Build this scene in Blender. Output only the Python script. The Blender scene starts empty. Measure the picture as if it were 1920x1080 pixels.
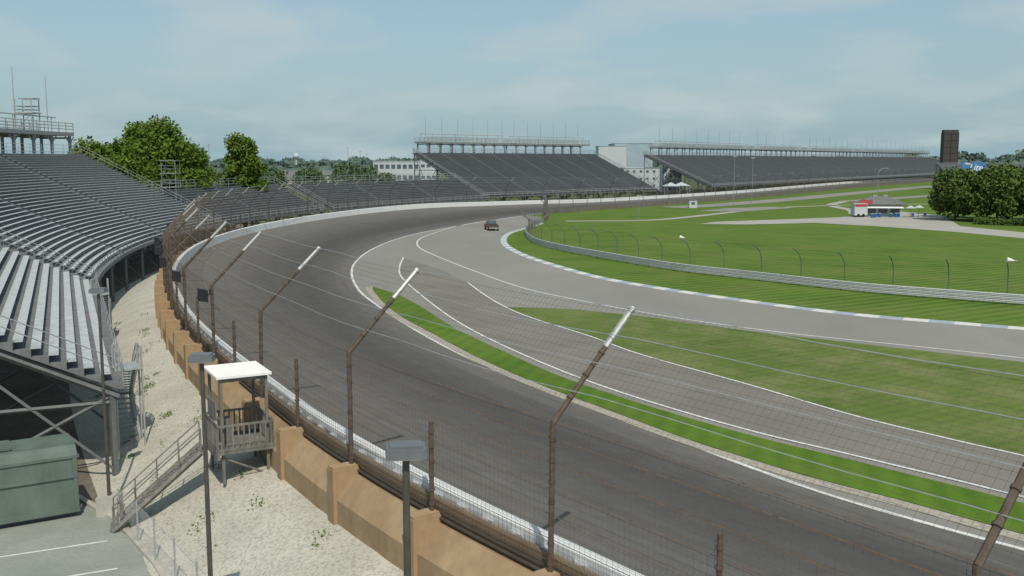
import bpy, math, random
import numpy as np
from mathutils import Vector, Matrix
random.seed(7); np.random.seed(7)
sc = bpy.context.scene
COL = bpy.context.collection

# ------------------------------------------------------------ materials
def newmat(name):
    m = bpy.data.materials.new(name); m.use_nodes = True
    nt = m.node_tree; return m, nt, nt.nodes['Principled BSDF']

def mat(name, col, rough=0.8, scale=1.0, amt=0.15, metal=0.0, bump=0.0, detail=6, stretch=(1,1,1), bscale=None, col2=None):
    m, nt, b = newmat(name)
    tc = nt.nodes.new('ShaderNodeTexCoord'); mp = nt.nodes.new('ShaderNodeMapping')
    mp.inputs['Scale'].default_value = stretch
    nt.links.new(tc.outputs['Object'], mp.inputs[0])
    n = nt.nodes.new('ShaderNodeTexNoise'); n.inputs['Scale'].default_value = scale; n.inputs['Detail'].default_value = detail
    n.inputs['Roughness'].default_value = 0.65
    nt.links.new(mp.outputs[0], n.inputs['Vector'])
    r = nt.nodes.new('ShaderNodeValToRGB'); r.color_ramp.elements[0].position = 0.3; r.color_ramp.elements[1].position = 0.7
    r.color_ramp.elements[0].color = [c*(1-amt) for c in col]+[1]
    r.color_ramp.elements[1].color = (list(col2) if col2 else [min(1, c*(1+amt)) for c in col])+[1]
    nt.links.new(n.outputs['Fac'], r.inputs[0]); nt.links.new(r.outputs[0], b.inputs['Base Color'])
    b.inputs['Roughness'].default_value = rough; b.inputs['Metallic'].default_value = metal
    if rough > .85: b.inputs['Specular IOR Level'].default_value = .2
    if bump:
        n2 = nt.nodes.new('ShaderNodeTexNoise'); n2.inputs['Scale'].default_value = bscale or scale*6
        nt.links.new(tc.outputs['Object'], n2.inputs['Vector'])
        bp = nt.nodes.new('ShaderNodeBump'); bp.inputs['Strength'].default_value = bump; bp.inputs['Distance'].default_value = 0.05
        nt.links.new(n2.outputs['Fac'], bp.inputs['Height']); nt.links.new(bp.outputs[0], b.inputs['Normal'])
    return m

def two_noise(name, c1, c2, c3, s1, s2, rough=0.9, stretch=(1,1,1), rot=0.0, bump=0.3, w2=0.5):
    m, nt, b = newmat(name)
    tc = nt.nodes.new('ShaderNodeTexCoord'); mp = nt.nodes.new('ShaderNodeMapping')
    mp.inputs['Scale'].default_value = stretch; mp.inputs['Rotation'].default_value = (0, 0, rot)
    nt.links.new(tc.outputs['Object'], mp.inputs[0])
    a = nt.nodes.new('ShaderNodeTexNoise'); a.inputs['Scale'].default_value = s1; a.inputs['Detail'].default_value = 8; a.inputs['Roughness'].default_value = 0.6
    nt.links.new(mp.outputs[0], a.inputs['Vector'])
    r = nt.nodes.new('ShaderNodeValToRGB'); e = r.color_ramp.elements
    e[0].position = 0.35; e[1].position = 0.65; e[0].color = (*c1, 1); e[1].color = (*c2, 1)
    nt.links.new(a.outputs['Fac'], r.inputs[0])
    f = nt.nodes.new('ShaderNodeTexNoise'); f.inputs['Scale'].default_value = s2; f.inputs['Detail'].default_value = 3
    nt.links.new(tc.outputs['Object'], f.inputs['Vector'])
    r2 = nt.nodes.new('ShaderNodeValToRGB'); e = r2.color_ramp.elements; e[0].position = 0.45; e[1].position = 0.7
    e[0].color = (0, 0, 0, 1); e[1].color = (w2, w2, w2, 1)
    nt.links.new(f.outputs['Fac'], r2.inputs[0])
    mx = nt.nodes.new('ShaderNodeMix'); mx.data_type = 'RGBA'
    nt.links.new(r2.outputs[0], mx.inputs[0]); nt.links.new(r.outputs[0], mx.inputs[6]); mx.inputs[7].default_value = (*c3, 1)
    nt.links.new(mx.outputs[2], b.inputs['Base Color']); b.inputs['Roughness'].default_value = rough
    bp = nt.nodes.new('ShaderNodeBump'); bp.inputs['Strength'].default_value = bump; bp.inputs['Distance'].default_value = 0.04
    nt.links.new(f.outputs['Fac'], bp.inputs['Height']); nt.links.new(bp.outputs[0], b.inputs['Normal'])
    b.inputs['Specular IOR Level'].default_value = 0.2
    return m

def grass_mat(name, dark, light, dry, ang, width, amt=0.5, dryamt=.7, dscale=.22):
    m, nt, b = newmat(name)
    tc = nt.nodes.new('ShaderNodeTexCoord'); mp = nt.nodes.new('ShaderNodeMapping'); mp.inputs['Rotation'].default_value = (0, 0, ang)
    nt.links.new(tc.outputs['Object'], mp.inputs[0])
    w = nt.nodes.new('ShaderNodeTexWave'); w.inputs['Scale'].default_value = 1.0/width; w.inputs['Distortion'].default_value = 1.2
    w.inputs['Detail'].default_value = 2; w.inputs['Detail Scale'].default_value = 0.4
    nt.links.new(mp.outputs[0], w.inputs['Vector'])
    n = nt.nodes.new('ShaderNodeTexNoise'); n.inputs['Scale'].default_value = 0.09; n.inputs['Detail'].default_value = 10; n.inputs['Roughness'].default_value = 0.7
    nt.links.new(tc.outputs['Object'], n.inputs['Vector'])
    m1 = nt.nodes.new('ShaderNodeMath'); m1.operation = 'MULTIPLY_ADD'; m1.inputs[1].default_value = amt*0.35
    nt.links.new(w.outputs['Fac'], m1.inputs[0]); nt.links.new(n.outputs['Fac'], m1.inputs[2])
    r = nt.nodes.new('ShaderNodeValToRGB'); e = r.color_ramp.elements; e[0].position = 0.38; e[1].position = 0.78
    e[0].color = (*dark, 1); e[1].color = (*light, 1)
    nt.links.new(m1.outputs[0], r.inputs[0])
    n2 = nt.nodes.new('ShaderNodeTexNoise'); n2.inputs['Scale'].default_value = dscale; n2.inputs['Detail'].default_value = 12; n2.inputs['Roughness'].default_value = 0.75
    nt.links.new(tc.outputs['Object'], n2.inputs['Vector'])
    r2 = nt.nodes.new('ShaderNodeValToRGB'); e = r2.color_ramp.elements; e[0].position = 0.46; e[1].position = 0.72
    e[0].color = (0, 0, 0, 1); e[1].color = (dryamt,)*3+(1,)
    nt.links.new(n2.outputs['Fac'], r2.inputs[0])
    mx = nt.nodes.new('ShaderNodeMix'); mx.data_type = 'RGBA'
    nt.links.new(r2.outputs[0], mx.inputs[0]); nt.links.new(r.outputs[0], mx.inputs[6]); mx.inputs[7].default_value = (*dry, 1)
    nt.links.new(mx.outputs[2], b.inputs['Base Color']); b.inputs['Roughness'].default_value = 0.9
    b.inputs['Specular IOR Level'].default_value = 0.1
    n3 = nt.nodes.new('ShaderNodeTexNoise'); n3.inputs['Scale'].default_value = 12
    nt.links.new(tc.outputs['Object'], n3.inputs['Vector'])
    bp = nt.nodes.new('ShaderNodeBump'); bp.inputs['Strength'].default_value = 0.6; bp.inputs['Distance'].default_value = 0.05
    nt.links.new(n3.outputs['Fac'], bp.inputs['Height']); nt.links.new(bp.outputs[0], b.inputs['Normal'])
    return m

def track_mat():
    m, nt, b = newmat('oval_asphalt')
    uv = nt.nodes.new('ShaderNodeUVMap')
    sep = nt.nodes.new('ShaderNodeSeparateXYZ'); nt.links.new(uv.outputs[0], sep.inputs[0])
    mp = nt.nodes.new('ShaderNodeMapping'); mp.inputs['Scale'].default_value = (14, 0.02, 1); nt.links.new(uv.outputs[0], mp.inputs[0])
    n = nt.nodes.new('ShaderNodeTexNoise'); n.inputs['Scale'].default_value = 1; n.inputs['Detail'].default_value = 8; n.inputs['Roughness'].default_value = 0.7
    nt.links.new(mp.outputs[0], n.inputs['Vector'])
    ma = nt.nodes.new('ShaderNodeMath'); ma.operation = 'MULTIPLY_ADD'; ma.inputs[1].default_value = 0.42
    nt.links.new(n.outputs['Fac'], ma.inputs[0])
    sb = nt.nodes.new('ShaderNodeMath'); sb.operation = 'SUBTRACT'; sb.inputs[1].default_value = 0.21
    nt.links.new(sep.outputs[0], sb.inputs[0]); nt.links.new(sb.outputs[0], ma.inputs[2])
    r = nt.nodes.new('ShaderNodeValToRGB'); e = r.color_ramp.elements
    e[0].position = 0.0; e[0].color = (.155, .144, .128, 1); e[1].position = 1.0; e[1].color = (.150, .140, .124, 1)
    for p, c in ((.22, .136), (.45, .098), (.68, .074), (.86, .103)):
        q = r.color_ramp.elements.new(p); q.color = (c, c*.94, c*.85, 1)
    nt.links.new(ma.outputs[0], r.inputs[0])
    tc = nt.nodes.new('ShaderNodeTexCoord')
    n2 = nt.nodes.new('ShaderNodeTexNoise'); n2.inputs['Scale'].default_value = 0.5; n2.inputs['Detail'].default_value = 12; n2.inputs['Roughness'].default_value = 0.8
    nt.links.new(tc.outputs['Object'], n2.inputs['Vector'])
    mr = nt.nodes.new('ShaderNodeMapRange'); mr.inputs[1].default_value = 0.3; mr.inputs[2].default_value = 0.7; mr.inputs[3].default_value = 0.82; mr.inputs[4].default_value = 1.18
    nt.links.new(n2.outputs['Fac'], mr.inputs[0])
    mx = nt.nodes.new('ShaderNodeVectorMath'); mx.operation = 'SCALE'
    nt.links.new(r.outputs[0], mx.inputs[0]); nt.links.new(mr.outputs[0], mx.inputs['Scale'])
    nt.links.new(mx.outputs[0], b.inputs['Base Color']); b.inputs['Roughness'].default_value = 0.8
    b.inputs['Specular IOR Level'].default_value = 0.2
    return m

M = {}
M['track'] = track_mat()
M['road'] = two_noise('road_asphalt', (.230,.222,.195), (.280,.270,.238), (.155,.150,.132), 0.08, 9, 0.85, bump=.15, w2=.35, stretch=(1,.4,1), rot=.5)
M['lane'] = two_noise('lane_asphalt', (.180,.170,.146), (.230,.217,.188), (.13,.123,.105), 0.12, 9, 0.85, bump=.15, w2=.35)
M['grass'] = grass_mat('infield_grass', (.050,.105,.014), (.115,.185,.028), (.17,.185,.055), math.radians(58), 5, 0.9, .75, .12)
M['grass_bright'] = grass_mat('verge_grass', (.055,.125,.010), (.11,.205,.020), (.15,.18,.04), 0.3, 4, 0.4)
M['grass_dry'] = grass_mat('wedge_grass', (.085,.130,.026), (.135,.185,.042), (.24,.225,.11), 1.0, 3, 0.4, .85)
M['ground'] = grass_mat('outer_land', (.07,.095,.04), (.12,.14,.07), (.18,.17,.12), 0.2, 60, 0.3)
M['gravel'] = two_noise('gravel', (.44,.42,.345), (.54,.515,.43), (.20,.185,.14), 0.35, 8, 0.95, bump=.8, w2=.6)
M['carpark'] = two_noise('carpark_concrete', (.25,.27,.235), (.32,.335,.295), (.2,.21,.18), 0.4, 6, 0.9, bump=.15, w2=.4)
M['concrete'] = mat('pale_concrete', (.42,.40,.34), .9, 1.5, .18, bump=.2)
M['beige'] = two_noise('beige_paving', (.34,.33,.285), (.41,.395,.345), (.28,.27,.23), 0.15, 3, 0.9, bump=.05, w2=.3)
M['greyroad'] = two_noise('grey_service_road', (.22,.215,.19), (.29,.28,.245), (.17,.165,.14), 0.1, 3, 0.9, bump=.05, w2=.3)
M['paver'] = mat('paver_strip', (.36,.33,.27), .9, 5, .35)
M['white'] = mat('white_paint', (.76,.76,.73), .9, .6, .06)
M['foam'] = mat('barrier_foam', (.48,.49,.49), .9, 3, .1)
M['line'] = mat('line_paint', (.66,.66,.62), .7, 3, .22, detail=10)
M['tan'] = two_noise('tan_wall_concrete', (.32,.22,.125), (.41,.295,.175), (.22,.15,.09), 0.9, 3, 0.88, bump=.1, w2=.3, stretch=(1,1,.2))
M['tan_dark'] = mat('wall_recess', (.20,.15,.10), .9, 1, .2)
M['pipe'] = mat('dark_conduit', (.07,.055,.045), .6, 2, .3)
M['greybrown'] = mat('grey_brown_concrete', (.17,.15,.125), .9, .5, .2)
M['dirt'] = two_noise('bare_dirt', (.14,.12,.09), (.20,.18,.14), (.08,.07,.05), 0.3, 3, 0.95, bump=.3)
M['rust'] = mat('rusty_steel', (.14,.076,.042), .8, 5, .45, metal=.15, col2=(.13,.11,.088))
M['rustwire'] = mat('rusty_cable', (.17,.10,.06), .8, 4, .5)
M['galv'] = mat('galvanised_steel', (.40,.41,.40), .5, 12, .25, metal=.4)
M['guard'] = mat('guardrail_zinc', (.50,.52,.50), .6, 4, .15, metal=.1)
M['galvwire'] = mat('galvanised_cable', (.38,.39,.39), .55, 5, .2, metal=.3)
M['wire'] = mat('mesh_wire', (.12,.095,.065), .7, 5, .3, metal=.1)
M['alu_near'] = mat('bright_aluminium_bench', (.47,.49,.48), .6, 2.5, .22, metal=.1)
M['alu'] = mat('aluminium_bench', (.46,.485,.48), .6, 1.5, .18, metal=.05)
M['alu_far'] = mat('hazed_far_bench', (.205,.228,.235), .7, .6, .12, metal=.05)  # far bench grey, with distance haze painted into the colour
M['deck'] = mat('stand_deck', (.18,.19,.188), .8, 1.5, .25)
M['deck_near'] = mat('near_stand_deck', (.15,.157,.155), .8, 1.5, .25)
M['deck_far'] = mat('hazed_far_deck', (.108,.122,.130), .8, .3, .15)  # deck grey lifted and cooled to stand in for distance haze
M['aisle'] = mat('aisle_step_metal', (.12,.133,.14), .8, 1, .2)
M['steel'] = mat('grey_painted_steel', (.34,.36,.35), .6, 2, .2, metal=.1)
M['steel_mid'] = mat('mid_grey_steel', (.24,.255,.25), .6, 2, .2, metal=.1)
M['steel_dark'] = mat('dark_steel', (.13,.14,.135), .6, 2, .2, metal=.1)
M['bark'] = mat('bark', (.09,.065,.045), .9, 4, .3)
M['black'] = mat('black_plastic', (.02,.02,.022), .5, 3, .2)
M['green'] = mat('green_painted_metal', (.115,.15,.125), .55, 1.0, .25, stretch=(1,1,.4))
M['lamp'] = mat('lamp_grey', (.14,.15,.155), .5, 3, .15)
M['lamppole'] = mat('lamp_pole_bronze', (.07,.066,.055), .5, 3, .25)
M['wood'] = mat('weathered_wood', (.165,.158,.138), .85, 3, .4, stretch=(1,1,.3))
M['blue'] = mat('kerb_blue', (.33,.38,.42), .7, 2, .2)
M['kerbwhite'] = mat('kerb_cream', (.60,.60,.54), .7, 2, .15)
M['bldg'] = mat('white_cladding', (.47,.51,.52), .7, .3, .06)
M['bldg_blue'] = mat('pale_blue_cladding', (.31,.395,.44), .7, .2, .06)
M['window'] = mat('window_glass', (.09,.115,.13), .3, .5, .3)
M['roof'] = mat('grey_roof', (.15,.15,.145), .8, 1, .2)
M['tower'] = mat('brown_tower_cladding', (.050,.043,.040), .7, .4, .2)
M['red'] = mat('red_paint', (.38,.05,.04), .6, 2, .15)
M['signblue'] = mat('sign_blue', (.05,.17,.38), .5, 1, .15)
M['barrel'] = mat('blue_barrel', (.03,.12,.35), .5, 1, .15)
M['truck'] = mat('pickup_paint', (.10,.085,.07), .35, 2, .15, metal=.3)
M['tyre'] = mat('tyre_rubber', (.02,.02,.02), .9, 3, .2)
M['tail'] = mat('tail_lamp', (.35,.02,.02), .3, 3, .1)
M['brick'] = mat('house_wall', (.36,.31,.27), .9, 1, .2)

def leaf_mat(name, c1, c2, sc_=0.45):
    m, nt, b = newmat(name)
    tc = nt.nodes.new('ShaderNodeTexCoord')
    n = nt.nodes.new('ShaderNodeTexNoise'); n.inputs['Scale'].default_value = sc_; n.inputs['Detail'].default_value = 6; n.inputs['Roughness'].default_value = .8
    nt.links.new(tc.outputs['Object'], n.inputs['Vector'])
    r = nt.nodes.new('ShaderNodeValToRGB'); e = r.color_ramp.elements; e[0].position = .35; e[1].position = .65
    e[0].color = (*c1, 1); e[1].color = (*c2, 1)
    nt.links.new(n.outputs['Fac'], r.inputs[0]); nt.links.new(r.outputs[0], b.inputs['Base Color'])
    b.inputs['Roughness'].default_value = .8; b.inputs['Specular IOR Level'].default_value = .1
    return m
M['leaf'] = leaf_mat('leaves_mid_green', (.055,.105,.014), (.135,.20,.03))
M['leaf_dark'] = leaf_mat('leaves_dark_green', (.060,.10,.024), (.125,.18,.045))
M['leaf_town'] = leaf_mat('leaves_town', (.080,.125,.06), (.115,.16,.08), .1)
M['leaf_far'] = leaf_mat('leaves_distant_hazed', (.095,.145,.120), (.120,.170,.138), .02)  # aerial haze is put into this pale bluish leaf colour

# ------------------------------------------------------------ mesh builder
class MB:
    def __init__(s): s.v = []; s.f = []; s.m = []
    def add(s, vs, fs, m=0):
        o = len(s.v); s.v += [tuple(p) for p in vs]
        for f in fs: s.f.append([i+o for i in f]); s.m.append(m)
    def box(s, c, d, ang=0, m=0):
        ca, sa = math.cos(ang), math.sin(ang); vs = []
        for z in (-.5, .5):
            for x, y in ((-.5,-.5),(.5,-.5),(.5,.5),(-.5,.5)):
                X, Y = x*d[0], y*d[1]
                vs.append((c[0]+X*ca-Y*sa, c[1]+X*sa+Y*ca, c[2]+z*d[2]))
        s.add(vs, [(3,2,1,0),(4,5,6,7),(0,1,5,4),(1,2,6,5),(2,3,7,6),(3,0,4,7)], m)
    def bar(s, p, q, r, n=6, m=0, r2=None, cap=True):
        p, q = Vector(p), Vector(q); d = q-p
        if d.length < 1e-6: return
        d.normalize(); u = d.orthogonal().normalized(); w = d.cross(u); r2 = r if r2 is None else r2
        vs = []
        for (c, R) in ((p, r), (q, r2)):
            for i in range(n):
                a = 2*math.pi*(i+.5)/n; vs.append(c+(u*math.cos(a)+w*math.sin(a))*R)
        fs = [(i, (i+1) % n, n+(i+1) % n, n+i) for i in range(n)]
        if cap: fs += [tuple(range(n-1, -1, -1)), tuple(range(n, 2*n))]
        s.add(vs, fs, m)
    def tube(s, pts, r, n=6, m=0, radii=None):
        pts = [Vector(p) for p in pts]; k = len(pts); vs = []
        u = None
        for i, p in enumerate(pts):
            d = (pts[min(k-1, i+1)]-pts[max(0, i-1)])
            if d.length < 1e-9: d = Vector((0,0,1))
            d.normalize()
            if u is None: u = d.orthogonal().normalized()
            u = (u-d*u.dot(d)); u = u.normalized() if u.length > 1e-6 else d.orthogonal().normalized()
            w = d.cross(u); R = radii[i] if radii else r
            for j in range(n):
                a = 2*math.pi*(j+.5)/n; vs.append(p+(u*math.cos(a)+w*math.sin(a))*R)
        fs = [(i*n+j, i*n+(j+1) % n, (i+1)*n+(j+1) % n, (i+1)*n+j) for i in range(k-1) for j in range(n)]
        fs += [tuple(range(n-1, -1, -1)), tuple((k-1)*n+j for j in range(n))]
        s.add(vs, fs, m)
    def sweep(s, path, prof, m=0, closed=False, caps=True):
        nr = normals(path); vs = []; k = len(prof)
        for (x, y, z), (nx, ny) in zip(path, nr):
            for o, dz in prof: vs.append((x+nx*o, y+ny*o, z+dz))
        fs = []; n = len(path); kk = k if closed else k-1
        for i in range(n-1):
            for j in range(kk):
                a = i*k+j; b = i*k+(j+1) % k
                fs.append((a, b, b+k, a+k))
        if closed and caps:
            fs.append(tuple(range(k))); fs.append(tuple((n-1)*k+j for j in range(k-1, -1, -1)))
        s.add(vs, fs, m)
    def mesh(s, name, mats):
        me = bpy.data.meshes.new(name); me.from_pydata(s.v, [], s.f)
        for mm in mats: me.materials.append(M[mm])
        me.polygons.foreach_set('material_index', s.m); me.update(); return me

def normals(path):
    out = []; n = len(path)
    for i in range(n):
        a = path[max(0, i-1)]; b = path[min(n-1, i+1)]
        dx, dy = b[0]-a[0], b[1]-a[1]; L = math.hypot(dx, dy) or 1
        out.append((-dy/L, dx/L))
    return out

def mk(name, mb, mats, parent=None, label=None, cat=None, kind=None, group=None, smooth=False, loc=None, rot=None):
    me = mb.mesh(name, mats) if isinstance(mb, MB) else mb
    if smooth:
        me.polygons.foreach_set('use_smooth', [True]*len(me.polygons))
    o = bpy.data.objects.new(name, me); COL.objects.link(o)
    tag(o, parent, label, cat, kind, group)
    if loc is not None: o.location = loc
    if rot is not None: o.rotation_euler = (0, 0, rot)
    return o
def tag(o, parent=None, label=None, cat=None, kind=None, group=None):
    if parent: o.parent = parent
    if label: o['label'] = label
    if cat: o['category'] = cat
    if kind: o['kind'] = kind
    if group: o['group'] = group
def thing(name, label, cat, loc=(0,0,0), rot=0, group=None):
    o = bpy.data.objects.new(name, None); COL.objects.link(o); o.location = loc; o.rotation_euler = (0, 0, rot)
    o.empty_display_size = .5
    tag(o, None, label, cat, None, group); return o
def copy_thing(src, loc, rot=0, label=None):
    c = src.copy(); COL.objects.link(c); c.location = loc; c.rotation_euler = (0, 0, rot)
    if label: c['label'] = label
    for ch in src.children:
        k = ch.copy(); COL.objects.link(k); k.parent = c
    return c

# ------------------------------------------------------------ curves
def catmull(pts, step):
    P = [np.array(p, float) for p in pts]; P = [2*P[0]-P[1]]+P+[2*P[-1]-P[-2]]; out = []
    for i in range(1, len(P)-2):
        p0, p1, p2, p3 = P[i-1:i+3]; n = max(2, int(np.linalg.norm(p2-p1)/step*4))
        for j in range(n):
            t = j/n
            out.append(.5*((2*p1)+(-p0+p2)*t+(2*p0-5*p1+4*p2-p3)*t*t+(-p0+3*p1-3*p2+p3)*t**3))
    out.append(P[-2]); return resample(out, step)
def resample(pts, step):
    pts = np.array(pts, float); d = np.r_[0, np.cumsum(np.hypot(*(np.diff(pts[:, :2], axis=0).T)))]
    n = max(2, int(d[-1]/step)+1); s = np.linspace(0, d[-1], n)
    return [tuple(float(np.interp(q, d, pts[:, k])) for k in range(pts.shape[1])) for q in s]
def smooth(pts, it):
    a = np.array(pts, float)
    for _ in range(it): a[1:-1] = .25*a[:-2]+.5*a[1:-1]+.25*a[2:]
    return [tuple(p) for p in a]
def arcs(path):
    a = np.array(path, float); return np.r_[0, np.cumsum(np.hypot(*(np.diff(a[:, :2], axis=0).T)))]
def sub(path, s0, s1, step=None):
    a = np.array(path, float); d = arcs(path); s0 = max(0, s0); s1 = min(d[-1], s1)
    if step: q = np.linspace(s0, s1, max(2, int((s1-s0)/step)+1))
    else: q = np.unique(np.r_[s0, d[(d > s0+.05) & (d < s1-.05)], s1])
    return [tuple(float(np.interp(x, d, a[:, k])) for k in range(3)) for x in q]
def s_at(path, p):
    a = np.array(path, float); d = arcs(path)
    seg = a[1:, :2]-a[:-1, :2]; t = ((np.array(p)-a[:-1, :2])*seg).sum(1)/(seg**2).sum(1); t = t.clip(0, 1)
    q = a[:-1, :2]+seg*t[:, None]; e = np.hypot(*(q-np.array(p)).T); i = int(e.argmin())
    return float(d[i]+t[i]*(d[i+1]-d[i]))
_cache = {}
def at(path, s, off=0):
    key = id(path)
    if key not in _cache or _cache[key][2] is not path: _cache[key] = (np.array(path, float), arcs(path), path)
    a, d, _ = _cache[key]
    f = lambda s: [float(np.interp(s, d, a[:, k])) for k in range(3)]
    p, p1, p0 = f(s), f(s+.5), f(s-.5)
    dx, dy = p1[0]-p0[0], p1[1]-p0[1]; L = math.hypot(dx, dy)
    return (p[0]-dy/L*off, p[1]+dx/L*off, p[2]), math.atan2(dy, dx)
def offs(path, o, dz=0):
    return [(x+nx*o, y+ny*o, z+dz) for (x, y, z), (nx, ny) in zip(path, normals(path))]
def flat(pts, z=0.0): return [(x, y, z) for x, y in pts]

Wp = [(22,-3,2.4),(15.5,6,2.4),(10,14,2.4),(6.2,19.4,2.4)]+[(x, y, 2.4) for x, y in [(3.3,23.3),(0.6,26.7),(-2.0,30.1),(-4.9,34.5),(-7.7,39.0),(-10.8,44.9),(-14.2,51.2),(-17.5,57.7),(-21.4,65.9),(-25.3,75.4),(-29.9,87.8),(-34.2,102.3),(-37.4,117.0),(-39.2,131),(-39.9,146.1),(-39.0,165.4),(-35.9,186.6),(-29.4,211.6),(-19.9,232.4)]]
Wp += [(-7.5,254.5,1.9),(6.5,277,1.4),(23.0,301,.8),(42.5,327.7,.6),(65.8,358.9,.6),(94.9,402,.6),(137.8,474.9,.6),(192.0,563,.6),(299.9,725,.6)]
W = smooth(catmull(Wp, 2.0), 6)
Ip = [(34,10),(28,20),(22.3,28.2),(17.8,33.1),(14.9,36.2),(12.0,39.9),(8.6,45.7),(4.1,53.7),(-0.3,61.5),(-4.2,69.4),(-8.8,80.9),(-13.1,93.1),(-16.1,102.8),(-19.2,117.4),(-21.1,133.1),(-21.4,153.5),(-19.0,177.4),(-12.0,203.2),(3.3,244.6),(20.3,270.8),(37.1,292.4),(57.8,320.5),(84.4,359.1),(120.5,416.2),(167.5,490.9),(222,570),(310,700)]
I = smooth(catmull(flat(Ip), 1.0), 6)
SW = arcs(W)

# ------------------------------------------------------------ ground sheets
def polymesh(name, pts, m, z, kind='structure'):
    from mathutils.geometry import tessellate_polygon
    v = [Vector((p[0], p[1], z)) for p in pts]; tris = tessellate_polygon([v])
    mb = MB(); mb.add(v, [tuple(t) for t in tris])
    for f in mb.f:
        a, b, c = [Vector(mb.v[i]) for i in f]
        if (b-a).cross(c-a).z < 0: f.reverse()
    return mk(name, mb, [m], kind=kind)

g = MB(); g.add([(-6000,-600,-1.06),(6000,-600,-1.06),(6000,9000,-1.06),(-6000,9000,-1.06)], [(0,1,2,3)])
mk('ground', g, ['ground'], kind='structure')
inf = [(p[0], p[1]) for p in I[::2]]+[(1500,2600),(3500,2600),(3500,-300),(60,-30)]
polymesh('infield_ground', inf, 'grass', 0.0)
dm = MB(); dm.sweep(sub(flat([(p[0], p[1]) for p in W], 0), 20, s_at(W, (0,268)), 4), [(6.9,-1.045),(34,-1.045)]); mk('stand_dirt_ground', dm, ['dirt'], kind='structure')

tm = MB(); uvs = []; Ia = np.array(I)[:, :2]; Id = arcs(I); last = 0; rows = []
for (x, y, z), s in zip(W, SW):
    si = max(last, s_at(I, (x, y))); last = si
    q = (float(np.interp(si, Id, Ia[:, 0])), float(np.interp(si, Id, Ia[:, 1])))
    r = []
    for k in range(9):
        t = k/8; r.append((x+(q[0]-x)*t, y+(q[1]-y)*t, z*(1-t)**1.15)); uvs.append((t, s))
    rows.append(r)
tm.add([p for r in rows for p in r], [(i*9+k, (i+1)*9+k, (i+1)*9+k+1, i*9+k+1) for i in range(len(rows)-1) for k in range(8)])
tme = tm.mesh('oval_track', ['track']); ul = tme.uv_layers.new(name='UVMap')
for l in tme.loops: ul.data[l.index].uv = uvs[l.vertex_index]
mk('oval_track', tme, None, kind='structure', smooth=True)

K = [(6.3,222),(6.0,212),(2.7,198.4),(-0.5,183.9),(-1.4,169.0),(-0.4,153.5),(2.9,136.7),(8.9,117.4),(13.9,107.3),(22.6,94.9),(30.0,86.6),(37.2,81.7),(41.2,79.1),(52,72.5),(66,66),(84,60)]
Kc = catmull(flat(K), 1.0)
s244 = s_at(I, (3.3, 244.6))
ap = [(p[0], p[1]) for p in sub(I, 0, s244, 2)]+[(7,238)]+[(p[0], p[1]) for p in Kc[::2]]+[(84,-10),(44,-6)]
polymesh('road_course_asphalt', ap, 'road', 0.01)
llo = catmull(flat([(-15.2,138.2),(-14.4,126.3),(-12.9,114.7),(-9.1,98.7),(-5.0,83.7),(-1.2,72.9),(3.4,62.3),(7.3,55.2),(11.8,48.7),(15.7,44.3),(20.6,38.6),(26.5,31),(34,20)]), 1.0)
lup = catmull(flat([(-5.0,109.6),(-2.7,98.7),(-0.5,90.4),(1.8,84.2),(5.8,75.9),(8.9,68.4),(14.2,59.0),(18.1,51.6),(21.6,46.6),(23.9,43.6),(31,33),(38,22)]), 1.0)
polymesh('access_lane', [(p[0], p[1]) for p in llo]+[(p[0], p[1]) for p in reversed(lup)]+[(-8.5,122)], 'lane', 0.02)
g1l = catmull(flat([(-14.9,105.9),(-14.2,101.8),(-10.5,88.1),(-5.8,75.9),(-2.2,67.1),(1.3,59.8),(5.5,52.4),(8.8,46.8),(12.5,41.7),(15.7,38.2),(18.6,34.7),(24.2,28),(31,17.5)]), 1.0)
g1u = catmull(flat([(-14.9,105.9),(-11.6,99.7),(-8.5,91.4),(-4.6,79.3),(-0.7,69.8),(2.9,61.6),(6.9,54.7),(11.3,48.4),(15.2,43.9),(20.1,38.2),(26,30.5),(33.2,19.7)]), 1.0)
polymesh('grass_verge', [(p[0], p[1]) for p in g1u]+[(p[0], p[1]) for p in reversed(g1l)][:-1], 'grass_bright', 0.035)
g2u = catmull(flat([(-0.6,91.1),(4.9,89.8),(11.1,85.7),(16.5,80.1),(22.1,75.4),(28.4,70.4),(34.4,65.7),(44,58.5),(60,48)]), 1.0)
polymesh('grass_wedge', [(p[0], p[1]) for p in g2u]+[(60,8),(39,22)]+[(p[0]+.25, p[1]+.1) for p in reversed(sub(lup, s_at(lup, (-.3,90)), 999, 1.0))], 'grass_dry', 0.035)
pv = MB(); pv.sweep(g1l, [(-.05,.03),(-.75,.03)], 0); mk('paver_edging_road', pv, ['paver'], kind='structure')
ln = MB()
ln.sweep(sub(I, 0, s_at(I, (84,359)), 1.5), [(-.05,.028),(-.30,.028)])
road = catmull(flat([(60,47.6),(44,58.8),(35.1,67.1),(27.4,72.9),(22.4,76.4),(16.8,81.7),(11.5,88.1),(6.2,96.0),(1.1,105.0),(-5.3,123.2),(-9.6,136.7),(-13.2,149.0),(-15.1,158.4),(-15.9,169.0),(-15.0,181.2),(-11.6,203.2),(-6.1,221.0),(2.3,239.9)]), 1.0)
ln.sweep(smooth(road, 4), [(.1,.028),(-.12,.028)])
ln.sweep(lup, [(-.02,.045),(.18,.045)])
ln.sweep(llo, [(-.02,.045),(.18,.045)])
mk('road_lane_markings', ln, ['line'], kind='structure')
kb = MB(); nk = len(Kc); nn = normals(Kc)
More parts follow.
